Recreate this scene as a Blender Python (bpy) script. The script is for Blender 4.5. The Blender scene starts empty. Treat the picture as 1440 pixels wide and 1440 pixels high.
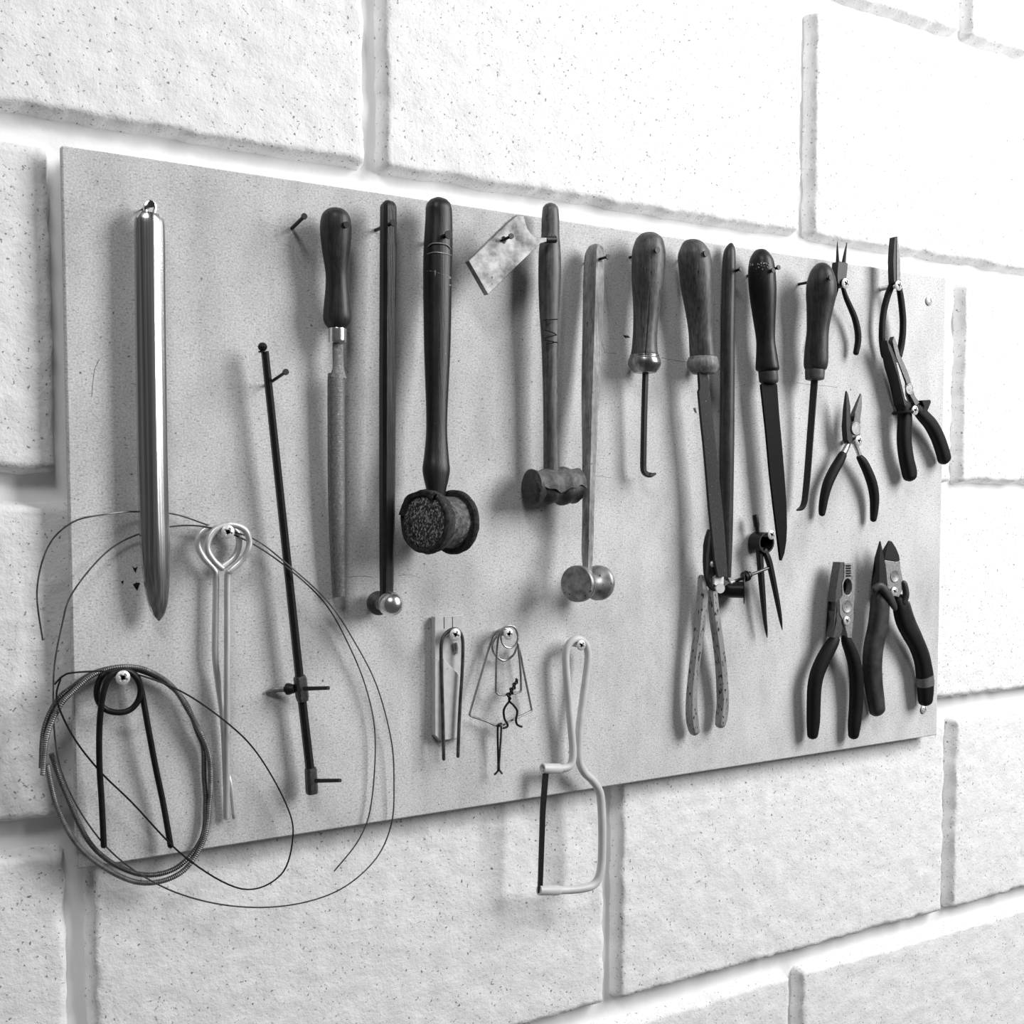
import bpy, bmesh, math, random
from mathutils import Vector, noise
random.seed(7)
S = bpy.context.scene
COL = S.collection

# ------------------------------------------------------------------ camera
# world: board face is the plane y = 0 (x right along the wall, z up, the room is at y < 0)
FPX, CX, CY, HD = 1714.0, 720.0, 806.0, 0.8034
TH, PI_ = math.atan(FPX / 2701.0), math.radians(3.4)
FW = Vector((math.sin(TH) * math.cos(PI_), math.cos(TH) * math.cos(PI_), -math.sin(PI_)))
RT = Vector((math.cos(TH), -math.sin(TH), 0))
UP = RT.cross(FW)
CAM = Vector((0, -HD, 0))
cd = bpy.data.cameras.new('camera'); co = bpy.data.objects.new('camera', cd); COL.objects.link(co)
from mathutils import Matrix
m = Matrix((RT, UP, -FW)).transposed().to_4x4(); m.translation = CAM
co.matrix_world = m
cd.sensor_fit = 'HORIZONTAL'; cd.sensor_width = 36.0; cd.lens = 36.0 * FPX / 1440
cd.shift_y = (CY - 720.0) / 1440.0
cd.clip_start = 0.02; cd.clip_end = 50
S.camera = co

# ------------------------------------------------------------------ light
w = bpy.data.worlds.new('room'); S.world = w; w.use_nodes = True
w.node_tree.nodes['Background'].inputs[0].default_value = (1, 1, 1, 1)
w.node_tree.nodes['Background'].inputs[1].default_value = 0.07


def area(name, loc, target, sx, sy, power):
    l = bpy.data.lights.new(name, 'AREA'); l.shape = 'RECTANGLE'; l.size = sx; l.size_y = sy; l.energy = power
    o = bpy.data.objects.new(name, l); COL.objects.link(o); o.location = loc
    o.rotation_euler = (Vector(target) - Vector(loc)).to_track_quat('-Z', 'Y').to_euler()
    return o


area('window_light', (1.90, -1.30, 0.85), (0.62, 0, -0.05), 0.80, 1.3, 55)
area('ceiling_lamp', (-0.45, -1.45, 1.65), (0.6, 0, -0.05), 0.60, 0.50, 17)

S.view_settings.view_transform = 'Standard'; S.view_settings.look = 'None'
S.view_settings.gamma = 1.0; S.view_settings.use_curve_mapping = False
S.view_settings.exposure = 0.03


# ------------------------------------------------------------------ photograph pixel -> point in the room
def P(x, y, d=0.0):
    """point on the plane d metres in front of the board"""
    r = FW + RT * ((x - CX) / FPX) + UP * ((CY - y) / FPX)
    return CAM + r * ((HD - d) / r.y)


def pj(v):
    q = v - CAM; z = q.dot(FW)
    return CX + FPX * q.dot(RT) / z, CY - FPX * q.dot(UP) / z


def K(v):
    """pixels per metre at v: along x, out of the board, along z"""
    a = pj(v); e = 1e-3
    return ((pj(v + Vector((e, 0, 0)))[0] - a[0]) / e, (pj(v + Vector((0, -e, 0)))[0] - a[0]) / e,
            (a[1] - pj(v + Vector((0, 0, e)))[1]) / e)


def scale_at(v):
    return FPX / (v - CAM).dot(FW)


def Z(ox, oy, s=4.8):
    return lambda *pts: [(ox + p[0] / s, oy + p[1] / s) + tuple(p[2:]) for p in pts]


# ------------------------------------------------------------------ materials
def mk(name, c0, c1=None, rough=0.5, metal=0.0, scale=(120, 120, 120), detail=4, lo=0.35, hi=0.65,
       bump=0.0, bscale=None, speck=None, sscale=(400, 400, 400), sth=(0.66, 0.7), rough2=None, big=None, spec=0.5, fibre=None):
    mt = bpy.data.materials.new(name); mt.use_nodes = True
    nt = mt.node_tree; N = nt.nodes; L = nt.links; b = N['Principled BSDF']
    b.inputs['Metallic'].default_value = metal
    b.inputs['Roughness'].default_value = rough
    b.inputs['Specular IOR Level'].default_value = spec
    g = lambda v: (v, v, v, 1)
    tc = N.new('ShaderNodeTexCoord')

    def nz(sc, det, ro=0.0):
        mp = N.new('ShaderNodeMapping'); mp.inputs['Scale'].default_value = sc; mp.inputs['Rotation'].default_value = (0, ro, 0)
        L.new(tc.outputs['Object'], mp.inputs['Vector'])
        n = N.new('ShaderNodeTexNoise'); n.inputs['Scale'].default_value = 1.0; n.inputs['Detail'].default_value = det
        n.inputs['Roughness'].default_value = 0.6
        L.new(mp.outputs[0], n.inputs['Vector'])
        return n.outputs['Fac']

    def ramp(src, a, bb, ca, cb):
        r = N.new('ShaderNodeValToRGB'); r.color_ramp.elements[0].position = a; r.color_ramp.elements[1].position = bb
        r.color_ramp.elements[0].color = ca; r.color_ramp.elements[1].color = cb
        L.new(src, r.inputs[0]); return r.outputs['Color']

    f = nz(scale, detail)
    c1 = c0 if c1 is None else c1
    out = ramp(f, lo, hi, g(c0), g(c1))
    if big:
        for (sc, a, bb, v) in big:
            mx = N.new('ShaderNodeMix'); mx.data_type = 'RGBA'; mx.blend_type = 'MULTIPLY'
            mx.inputs['Factor'].default_value = 1.0
            L.new(out, mx.inputs['A']); L.new(ramp(nz(sc, 3), a, bb, g(v), g(1.0)), mx.inputs['B'])
            out = mx.outputs['Result']
    if speck is not None:
        k = ramp(nz(sscale, 2), sth[0], sth[1], g(0), g(1))
        mx = N.new('ShaderNodeMix'); mx.data_type = 'RGBA'
        L.new(k, mx.inputs['Factor']); L.new(out, mx.inputs['A']); mx.inputs['B'].default_value = g(speck)
        out = mx.outputs['Result']
    if fibre:
        for sc, ro in ((fibre, 0.5), (fibre, -0.7), (fibre, 1.6)):
            mx = N.new('ShaderNodeMix'); mx.data_type = 'RGBA'; mx.blend_type = 'MULTIPLY'; mx.inputs['Factor'].default_value = 1.0
            L.new(out, mx.inputs['A']); L.new(ramp(nz(sc, 1, ro), 0.64, 0.74, g(1.0), g(0.60)), mx.inputs['B']); out = mx.outputs['Result']
    L.new(out, b.inputs['Base Color'])
    if rough2 is not None:
        L.new(ramp(f, lo, hi, g(rough), g(rough2)), b.inputs['Roughness'])
    if bump:
        bp = N.new('ShaderNodeBump'); bp.inputs['Strength'].default_value = bump; bp.inputs['Distance'].default_value = 0.001
        L.new(nz(bscale or scale, detail), bp.inputs['Height']); L.new(bp.outputs[0], b.inputs['Normal'])
    return mt


M = {}
M['board'] = mk('painted_hardboard', 0.46, 0.84, 0.8, scale=(800, 800, 800), detail=2, lo=0.25, hi=0.75, bump=0.12, spec=0.3,
                speck=0.14, sscale=(330, 330, 330), sth=(0.68, 0.73), fibre=(260, 260, 900),
                big=[((9, 9, 9), 0.32, 0.6, 0.84), ((40, 40, 16), 0.28, 0.55, 0.84), ((5, 5, 2), 0.33, 0.5, 0.88)])
M['board_edge'] = mk('hardboard_edge', 0.25, 0.35, 0.8)
M['paint'] = mk('white_wall_paint', 0.86, 0.90, 0.6, scale=(60, 60, 60), bump=0.25, bscale=(160, 160, 160))
M['block'] = mk('painted_rough_block', 0.80, 0.88, 0.65, scale=(70, 70, 70), bump=0.7, bscale=(330, 330, 330),
                speck=0.25, sscale=(360, 360, 360), sth=(0.64, 0.70))
gr = (800, 800, 34)
W = dict(scale=gr, lo=0.2, hi=0.8, spec=0.35, big=[((70, 70, 26), 0.34, 0.62, 0.50), ((260, 260, 200), 0.35, 0.6, 0.7)])
M['wood_dark'] = mk('dark_oiled_wood', 0.014, 0.075, 0.42, bump=0.2, speck=0.16, sscale=(800, 800, 500), sth=(0.70, 0.78), **W)
M['wood_black'] = mk('near_black_wood', 0.008, 0.036, 0.40, bump=0.2, speck=0.12, sscale=(700, 700, 400), sth=(0.71, 0.78), **W)
M['wood_mid'] = mk('brown_worn_wood', 0.040, 0.21, 0.42, bump=0.12, speck=0.012, sscale=(500, 500, 160), sth=(0.64, 0.74), **W)
M['wood_grey'] = mk('worn_pale_wood', 0.14, 0.60, 0.55, bump=0.2, speck=0.03, sscale=(150, 150, 110), sth=(0.68, 0.72), **W)
M['wood_collar'] = mk('wood_collar', 0.05, 0.12, 0.5, **W)
FN = dict(scale=(700, 700, 500), lo=0.2, hi=0.8)
M['steel_black'] = mk('blackened_steel', 0.008, 0.026, 0.42, metal=0.2, spec=0.3, **FN)
M['steel_dark'] = mk('dark_steel', 0.05, 0.14, 0.42, metal=0.6, speck=0.30, sscale=(600, 600, 500), sth=(0.72, 0.76), **FN)
M['steel_face'] = mk('scuffed_hammer_face', 0.17, 0.40, 0.45, metal=0.5, scale=(160, 160, 160), speck=0.05, sscale=(300, 300, 300), sth=(0.66, 0.72))
M['steel_file'] = mk('file_steel', 0.08, 0.25, 0.45, metal=0.4, bump=0.4, bscale=(300, 300, 2200), speck=0.4, sscale=(700, 700, 500), sth=(0.70, 0.75), **FN)
M['steel_worn'] = mk('worn_pliers_steel', 0.16, 0.40, 0.45, metal=0.5, speck=0.04, sscale=(420, 420, 420), sth=(0.63, 0.72), **FN)
M['steel_plate'] = mk('stained_steel_plate', 0.08, 0.40, 0.5, metal=0.4, scale=(75, 75, 95), detail=7, speck=0.06, sscale=(260, 260, 260), sth=(0.66, 0.72))
M['chrome'] = mk('polished_steel', 0.72, 0.85, 0.27, metal=1.0, scale=(300, 300, 300))
M['brushed'] = mk('brushed_steel_bar', 0.35, 0.90, 0.24, metal=1.0, scale=(600, 600, 2.5), detail=3, bump=0.10, bscale=(700, 700, 3))
M['zinc'] = mk('zinc_screw', 0.62, 0.80, 0.42, metal=0.35, scale=(300, 300, 300))
M['brass'] = mk('dull_ferrule', 0.18, 0.4, 0.3, metal=0.9, scale=(300, 300, 90))
M['alu'] = mk('aluminium_rod', 0.58, 0.75, 0.4, metal=0.55, scale=(300, 300, 40))
M['wire'] = mk('grey_wire', 0.05, 0.14, 0.4, metal=0.6)
M['wire_dark'] = mk('dark_wire', 0.006, 0.016, 0.45, metal=0.2, spec=0.3)
M['wire_light'] = mk('bright_wire', 0.22, 0.40, 0.35, metal=0.7)
M['spring'] = mk('wound_spring_cable', 0.10, 0.22, 0.45, metal=0.5)
M['hide'] = mk('battered_rawhide', 0.010, 0.05, 0.8, scale=(300, 300, 300), detail=6, bump=0.7, speck=0.20, sscale=(420, 420, 420), sth=(0.66, 0.74), spec=0.3)
M['hide_body'] = mk('scuffed_rawhide_body', 0.03, 0.16, 0.7, scale=(300, 300, 300), detail=6, bump=0.6, speck=0.36, sscale=(450, 450, 450), sth=(0.64, 0.74), spec=0.3)
M['hide_face'] = mk('fuzzy_rawhide_face', 0.012, 0.07, 0.85, scale=(300, 300, 300), detail=6, bump=1.0, speck=0.75, sscale=(750, 750, 520), sth=(0.50, 0.78), spec=0.2)
M['lead'] = mk('dull_lead', 0.07, 0.15, 0.6, scale=(250, 250, 250), bump=0.6, spec=0.4)
M['lead_dark'] = mk('dark_lead', 0.018, 0.06, 0.6, scale=(250, 250, 250), bump=0.8, spec=0.4)
M['rubber'] = mk('black_rubber_grip', 0.0055, 0.011, 0.55, scale=(600, 600, 600), bump=0.2, spec=0.18)
M['grip'] = mk('grey_soft_grip', 0.020, 0.050, 0.5, scale=(90, 90, 90), spec=0.35)
M['band'] = mk('grey_tape_band', 0.08, 0.13, 0.5)
M['paint_chip'] = mk('chipped_pale_paint', 0.22, 0.33, 0.5, scale=(300, 300, 30), speck=0.012, sscale=(500, 500, 170), sth=(0.60, 0.63))
M['white_tube'] = mk('pale_enamel', 0.52, 0.62, 0.45, scale=(60, 60, 60), speck=0.08, sscale=(260, 260, 260), sth=(0.74, 0.77))
M['strip'] = mk('pale_grey_strip', 0.50, 0.60, 0.6, scale=(200, 200, 200), speck=0.15, sscale=(260, 260, 260), sth=(0.75, 0.78))
M['blade_black'] = mk('black_blade_steel', 0.005, 0.013, 0.55, spec=0.06, speck=0.06, sscale=(600, 600, 500), sth=(0.72, 0.78), **FN)
M['blade_dark'] = mk('dark_scraped_blade', 0.018, 0.05, 0.5, spec=0.10, speck=0.3, sscale=(800, 800, 500), sth=(0.70, 0.75), **FN)
M['dark_void'] = mk('black_shade_and_marks', 0.004, 0.007, 0.7, spec=0.2)  # near-black for the painted hole shade, cracks, notches and teeth


# ------------------------------------------------------------------ mesh helpers: every one returns (verts, faces)
def join(*gs):
    V, F = [], []
    for v, f in gs:
        n = len(V); V += v; F += [tuple(i + n for i in q) for q in f]
    return V, F


def obj(name, geo, mat, parent=None, bevel=0.0, flat=False):
    V, F = geo
    base = parent_world(parent) if parent else Vector((0, 0, 0))
    if not parent and V:
        base = sum(V, Vector()) / len(V)
    me = bpy.data.meshes.new(name)
    me.from_pydata([tuple(v - base) for v in V], [], F); me.update()
    bm = bmesh.new(); bm.from_mesh(me); bmesh.ops.recalc_face_normals(bm, faces=bm.faces); bm.to_mesh(me); bm.free()
    if not flat:
        for p in me.polygons: p.use_smooth = True
        me.set_sharp_from_angle(angle=math.radians(38))
    me.materials.append(M[mat] if isinstance(mat, str) else mat)
    o = bpy.data.objects.new(name, me); COL.objects.link(o)
    if parent: o.parent = parent
    else: o.location = base
    if bevel:
        bv = o.modifiers.new('bevel', 'BEVEL'); bv.width = bevel; bv.segments = 2; bv.limit_method = 'ANGLE'; bv.angle_limit = math.radians(35)
        bv.harden_normals = False
    return o


def parent_world(p):
    v = Vector((0, 0, 0))
    while p:
        v += p.location; p = p.parent
    return v


def tag(o, label, cat, group=None):
    o['label'] = label; o['category'] = cat
    if group: o['group'] = group
    return o


def thing(name, label, cat, x, y, group=None):
    o = bpy.data.objects.new(name, None); COL.objects.link(o); o.empty_display_size = 0.01
    o.location = P(x, y, 0.0)
    return tag(o, label, cat, group)


def cat_rom(pts, n):
    """smooth curve through the points (tuples of any length)"""
    if n <= 1: return [tuple(p) for p in pts]
    out = []; m_ = len(pts)
    for i in range(m_ - 1):
        a, b, c, d = pts[max(i - 1, 0)], pts[i], pts[i + 1], pts[min(i + 2, m_ - 1)]
        for k in range(n):
            t = k / n
            out.append(tuple(0.5 * ((2 * b[j]) + (c[j] - a[j]) * t + (2 * a[j] - 5 * b[j] + 4 * c[j] - d[j]) * t * t
                                    + (3 * b[j] - a[j] - 3 * c[j] + d[j]) * t ** 3) for j in range(len(b))))
    out.append(tuple(pts[-1])); return out


def ell(n=12):
    return [(math.cos(2 * math.pi * i / n), math.sin(2 * math.pi * i / n)) for i in range(n)]


RECT = [(-1, -1), (1, -1), (1, 1), (-1, 1)]
def rrect(c=0.3):
    return [(-1, -1 + c), (-1 + c, -1), (1 - c, -1), (1, -1 + c), (1, 1 - c), (1 - c, 1), (-1 + c, 1), (-1, 1 - c)]
def soft(p=3.5, n=20):
    r = []
    for i in range(n):
        a = 2 * math.pi * (i + 0.5) / n; c, s = math.cos(a), math.sin(a)
        k = (abs(c) ** p + abs(s) ** p) ** (-1 / p); r.append((c * k, s * k))
    return r
HEXA = [(math.cos(math.pi / 3 * i + math.pi / 6), math.sin(math.pi / 3 * i + math.pi / 6)) for i in range(6)]


def sweep(pts, A, B, prof, caps='flat', closed=False):
    """sweep a profile (in-plane, out of board) along points; A/B the half sizes"""
    n = len(pts); rings = []
    out = Vector((0, -1, 0)); prevN = None
    T = []
    for i in range(n):
        t = (pts[min(i + 1, n - 1)] - pts[max(i - 1, 0)]) if not closed else (pts[(i + 1) % n] - pts[i - 1])
        T.append(t.normalized() if t.length > 1e-9 else Vector((0, 0, -1)))
    seq = [(pts[i], T[i], A[i], B[i]) for i in range(n)]
    if caps == 'round' and not closed:
        pre, post = [], []
        for ang in (78, 52, 26):
            c, s = math.cos(math.radians(ang)), math.sin(math.radians(ang))
            r0 = min(A[0], B[0]); r1 = min(A[-1], B[-1])
            pre.append((pts[0] - T[0] * r0 * s, T[0], A[0] * c, B[0] * c))
            post.insert(0, (pts[-1] + T[-1] * r1 * s, T[-1], A[-1] * c, B[-1] * c))
        seq = pre + seq + post
    for (p, t, a, b) in seq:
        o = out - t * out.dot(t)
        if o.length < 0.12:
            o = (Vector((0, 0, 1)) - t * t.z)
        o.normalize(); N = o.cross(t); N.normalize()
        if prevN is not None and N.dot(prevN) < 0 and caps == 'wire':
            N = -N; 
        prevN = N
        rings.append([p + N * (u * a) + o * (v * b) for u, v in prof])
    m_ = len(prof); V = [v for r in rings for v in r]; F = []
    R = len(rings)
    for i in range(R if closed else R - 1):
        j = (i + 1) % R
        for k in range(m_):
            F.append((i * m_ + k, i * m_ + (k + 1) % m_, j * m_ + (k + 1) % m_, j * m_ + k))
    if not closed:
        F.append(tuple(range(m_))); F.append(tuple(range((R - 1) * m_, R * m_)))
    return V, F


def rod(path, q=1.0, prof=None, n=5, caps='flat', mode='ell'):
    """path of (px, py, depth, half width px); q = depth/width ratio of the section"""
    prof = prof or ell(12)
    pts, A, B = [], [], []
    for (x, y, d, h) in cat_rom(path, n):
        v = P(x, y, d); kx, ky, kz = K(v)
        pts.append(v)
        A.append(h)
    for i, v in enumerate(pts):
        kx, ky, kz = K(v)
        t = pts[min(i + 1, len(pts) - 1)] - pts[max(i - 1, 0)]; t.normalize()
        # in-plane normal (t.z, 0, -t.x): its px length
        c = abs(t.z); s = abs(t.x)
        kn = math.sqrt((c * kx) ** 2 + (s * kz) ** 2); ko = ky * c
        a = A[i] / (math.sqrt(kn * kn + (q * ko) ** 2) if mode == 'ell' else kn + q * ko * (0.85 if mode == 'soft' else 1.0))
        A[i] = a; B.append(a * q)
    return sweep(pts, A, B, prof, caps)


def wire(path, r, n=6, sides=8, caps='round'):
    """round wire of radius r metres along (px, py, depth)"""
    pts = [P(*p) for p in cat_rom(path, n)]
    return ptube(pts, r, sides, caps)


def ptube(pts, r, sides=8, caps='round'):
    """tube with a parallel transported frame"""
    n = len(pts); rr = r if isinstance(r, (list, tuple)) else [r] * n
    T = [(pts[min(i + 1, n - 1)] - pts[max(i - 1, 0)]).normalized() for i in range(n)]
    N = T[0].orthogonal().normalized(); rings = []
    for i in range(n):
        N = (N - T[i] * N.dot(T[i])).normalized(); Bn = T[i].cross(N)
        if i == 0 and caps == 'round':
            rings.append([pts[0] - T[0] * rr[0] * 0.6 + (N * c + Bn * s) * rr[0] * 0.5 for c, s in ell(sides)])
        rings.append([pts[i] + (N * c + Bn * s) * rr[i] for c, s in ell(sides)])
        if i == n - 1 and caps == 'round':
            rings.append([pts[i] + T[i] * rr[i] * 0.6 + (N * c + Bn * s) * rr[i] * 0.5 for c, s in ell(sides)])
    V = [v for g in rings for v in g]; F = []; R = len(rings)
    for i in range(R - 1):
        for k in range(sides):
            F.append((i * sides + k, i * sides + (k + 1) % sides, (i + 1) * sides + (k + 1) % sides, (i + 1) * sides + k))
    F.append(tuple(range(sides))); F.append(tuple(range((R - 1) * sides, R * sides)))
    return V, F


def lathe3(p0, p1, prof, seg=24, rough=0.0, fr=60.0, squash=1.0):
    """revolve (t along p0->p1, radius m)"""
    ax = (p1 - p0); L_ = ax.length; T = ax.normalized()
    N = Vector((0, -1, 0)); N = N - T * N.dot(T)
    if N.length < 0.3: N = Vector((0, 0, 1)) - T * T.z
    N.normalize(); B = T.cross(N)
    V, F = [], []
    for (t, r) in prof:
        for c, s in ell(seg):
            v = p0 + ax * t + (N * (c * squash) + B * s) * max(r, 1e-5)
            if rough:
                k = noise.noise(v * fr) + 0.5 * noise.noise(v * fr * 2.3)
                v = v + ((N * c + B * s) * rough + T * rough * 0.6 * noise.noise(v * fr + Vector((9, 3, 1)))) * k
            V.append(v)
    R = len(prof)
    for i in range(R - 1):
        for k in range(seg):
            F.append((i * seg + k, i * seg + (k + 1) % seg, (i + 1) * seg + (k + 1) % seg, (i + 1) * seg + k))
    F.append(tuple(range(seg))); F.append(tuple(range((R - 1) * seg, R * seg)))
    return V, F


def turned(rows, d0, d1=None, seg=28, n=4, dome=True):
    """turned handle from rows (center px x, py, half width px), depth d0 at the top to d1 at the bottom"""
    d1 = d0 if d1 is None else d1
    rows = cat_rom(rows, n)
    y0, y1 = rows[0][1], rows[-1][1]
    rings = []
    for (x, y, h) in rows:
        d = d0 + (d1 - d0) * (y - y0) / (y1 - y0)
        v = P(x, y, d); kx, ky, kz = K(v); r = max(h, 0.05) / math.hypot(kx, ky)
        rings.append([v + Vector((c * r, s * r, 0)) for c, s in ell(seg)])
    V = [v for g in rings for v in g]; F = []; R = len(rings)
    for i in range(R - 1):
        for k in range(seg):
            F.append((i * seg + k, i * seg + (k + 1) % seg, (i + 1) * seg + (k + 1) % seg, (i + 1) * seg + k))
    F.append(tuple(range(seg))); F.append(tuple(range((R - 1) * seg, R * seg)))
    return V, F


def plate(outline, d, th, holes=(), taper=None):
    """flat piece with the given front outline (px) at depth d, thickness th towards the board"""
    dd = d if callable(d) else (lambda x, y: d)
    loops = [[P(x, y, dd(x, y)) for x, y in outline]] + [[P(x, y, dd(x, y)) for x, y in h] for h in holes]
    bm = bmesh.new(); edges = []
    for lp in loops:
        vs = [bm.verts.new(v) for v in lp]
        edges += [bm.edges.new((vs[i], vs[(i + 1) % len(vs)])) for i in range(len(vs))]
    if holes:
        bmesh.ops.triangle_fill(bm, edges=edges, use_beauty=True)
    else:
        bm.faces.new(bm.verts)
        bmesh.ops.triangulate(bm, faces=bm.faces)
    r = bmesh.ops.extrude_face_region(bm, geom=list(bm.faces))
    for v in r['geom']:
        if isinstance(v, bmesh.types.BMVert): v.co.y += th if not callable(th) else th(v.co)
    bm.verts.index_update()
    V = [v.co.copy() for v in bm.verts]; F = [tuple(v.index for v in f.verts) for f in bm.faces]
    bm.free(); return V, F


def circ(x, y, rx, ry, n=20):
    return [(x + rx * math.cos(2 * math.pi * i / n), y + ry * math.sin(2 * math.pi * i / n)) for i in range(n)]


def cyl(p0, p1, r0, r1=None, seg=14, bev=0.0):
    r1 = r0 if r1 is None else r1
    return lathe3(p0, p1, [(0, r0 * 0.001), (0, r0), (1, r1), (1, r1 * 0.001)], seg)


def box(c0, c1):
    x0, y0, z0 = c0; x1, y1, z1 = c1
    V = [Vector(v) for v in ((x0, y0, z0), (x1, y0, z0), (x1, y1, z0), (x0, y1, z0), (x0, y0, z1), (x1, y0, z1), (x1, y1, z1), (x0, y1, z1))]
    return V, [(0, 3, 2, 1), (4, 5, 6, 7), (0, 1, 5, 4), (1, 2, 6, 5), (2, 3, 7, 6), (3, 0, 4, 7)]


# ------------------------------------------------------------------ setting: painted block wall
WALLY = 0.022
wall = obj('wall_back', box((-0.9, WALLY + 0.006, -1.4), (2.1, WALLY + 0.08, 1.25)), 'paint'); wall['kind'] = 'structure'


def block_mesh(seed, W=0.428, H=0.207, D=0.0135):
    rnd = random.Random(seed); nx, nz = 110, 54; V, F = [], []
    off = Vector((seed * 3.1, seed * 1.7, 0))
    for j in range(nz + 1):
        for i in range(nx + 1):
            u, v = i / nx, j / nz; x, z = (u - 0.5) * W, (v - 0.5) * H
            e = min(u * W, (1 - u) * W, v * H, (1 - v) * H)
            q = Vector((x, 0, z)) + off
            y = -D + 0.0009 * noise.noise(q * 45) + 0.0008 * noise.noise(q * 130)
            chip = 0.0040 + 0.0030 * noise.noise(q * 60) + 0.0016 * noise.noise(q * 170)
            if e < chip: y += (1 - e / max(chip, 1e-4)) * (0.0055)
            if e < 1e-6: y = 0.0
            s = 0.0022 * noise.noise(q * 60 + Vector((5, 5, 5)))
            V.append(Vector((x + (s if e < 0.008 else 0), y, z + (0.0026 * noise.noise(q * 48 + Vector((1, 8, 2))) if e < 0.008 else 0))))
    for j in range(nz):
        for i in range(nx):
            a = j * (nx + 1) + i; F.append((a, a + 1, a + nx + 2, a + nx + 1))
    me = bpy.data.meshes.new('block'); me.from_pydata([tuple(v) for v in V], [], F); me.update()
    for p in me.polygons: p.use_smooth = True
    me.materials.append(M['block']); return me


bms = [block_mesh(s) for s in (1, 2, 3, 4)]
PW, PH = 0.440, 0.225
z_joint, x_joint = 0.0089, 1.0616          # a bed joint and an upright joint read off the photograph
nb = 0
for row in range(-5, 5):
    zc = z_joint + (row + 0.5) * PH
    sh = 0.0 if row % 2 == 0 else PW / 2      # row -2 has its joint at x_joint
    for col in range(-4, 3):
        xc = x_joint + sh + (col - 0.5) * PW
        if xc < -0.7 or xc > 1.9: continue
        o = bpy.data.objects.new('block', bms[(nb * 7 + row * 3) % 4]); COL.objects.link(o)
        o.parent = wall; o.location = Vector((xc, WALLY + 0.0065, zc)) - wall.location
        if nb % 2: o.rotation_euler = (0, math.pi, 0)
        nb += 1

# ------------------------------------------------------------------ the board with its nails and screws
BX0, BX1, BZ0, BZ1 = 0.1775, 1.0205, -0.2375, 0.2210
board = bpy.data.objects.new('tool_board', None); COL.objects.link(board); board.location = (0.6, 0, 0)
tag(board, 'large pale grey tool board screwed to the white block wall, carrying all the tools', 'tool board')
obj('panel', box((BX0, 0, BZ0), (BX1, 0.006, BZ1)), 'board', board, bevel=0.0012)
for (zz) in (0.12, -0.15):
    obj('batten', box((BX0 + 0.03, 0.006, zz - 0.02), (BX1 - 0.06, WALLY - 0.006, zz + 0.02)), 'wood_mid', board)


def screw(x, y, d, r=0.0043, rot=0.3, shank=True):
    c = P(x, y, d); n = 22; V, F = [], []
    for j in range(n + 1):
        for i in range(n + 1):
            u, v = 2 * i / n - 1, 2 * j / n - 1
            X = u * math.sqrt(1 - v * v / 2); Y = v * math.sqrt(1 - u * u / 2)
            rr = X * X + Y * Y
            a = X * math.cos(rot) - Y * math.sin(rot); b = X * math.sin(rot) + Y * math.cos(rot)
            h = 0.0013 * (1 - rr)
            if (abs(a) < 0.17 and abs(b) < 0.60) or (abs(b) < 0.17 and abs(a) < 0.60): h -= 0.0026
            V.append(c + Vector((X * r, -h, Y * r)))
    for j in range(n):
        for i in range(n):
            k = j * (n + 1) + i; F.append((k, k + 1, k + n + 2, k + n + 1))
    g = [(V, F), lathe3(c, c + Vector((0, 0.0016, 0)), [(0, r), (0.4, r), (1, r * 0.55), (1, 0.0002)], 24)]
    if shank and d > 0.004:
        L_ = d; prof = []; k = int(L_ / 0.0007)
        for i in range(k + 1): prof.append((i / k, 0.0019 + (0.0004 if i % 2 else -0.0002)))
        g.append(lathe3(c, c + Vector((0, L_, 0)), prof, 10))
    obj('screw', join(*g), 'zinc', board)


def nail(x, y, d, r=0.0012, up=0.0, hr=0.0021, lat=0.0, mat='steel_black'):
    """nail whose head is seen at (x, y), d in front of the board"""
    c = P(x, y, d); b = Vector((c.x + lat, 0.0, c.z - up))
    T = (c - b).normalized()
    g = [cyl(b, c, r, seg=10), lathe3(c - T * 0.0008, c + T * 0.0004, [(0, 0.0003), (0, hr), (1, hr), (1, 0.0003)], 14)]
    obj('nail', join(*g), mat, board)


for a in ((320.5, 748, 0.019, 0.0046, 0.5), (173, 953, 0.020, 0.0046, 0.7), (640.3, 892.7, 0.016, 0.0047, 0.4), (715.6, 891.7, 0.018, 0.0044, 0.1),
          (817.5, 907.5, 0.0165, 0.0042, 0.6), (1085, 752, 0.018, 0.0042, 0.5), (1189.3, 398.6, 0.0215, 0.0047, 0.5), (1264, 401.5, 0.0215, 0.0047, 0.3),
          (1208, 620, 0.019, 0.0047, 0.2), (1287, 577, 0.0225, 0.0044, 0.2), (1191, 873, 0.0205, 0.0042, 0.6), (1258, 831.7, 0.0215, 0.0043, 0.5),
          (1307, 423, 0.0012, 0.0043, 0.4), (1299.5, 997.5, 0.0012, 0.0042, 0.4)):
    screw(*a)
for a in ((428, 304, 0.022, 0.0013, 0.004), (402, 523, 0.036, 0.0011, 0.006), (719, 332, 0.042, 0.0011, 0.003),
          (855, 361, 0.031, 0.0011, 0.0), (1042, 378, 0.019, 0.0012, 0.002), (1095, 376, 0.030, 0.0012, 0.003)):
    nail(*a)

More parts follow.
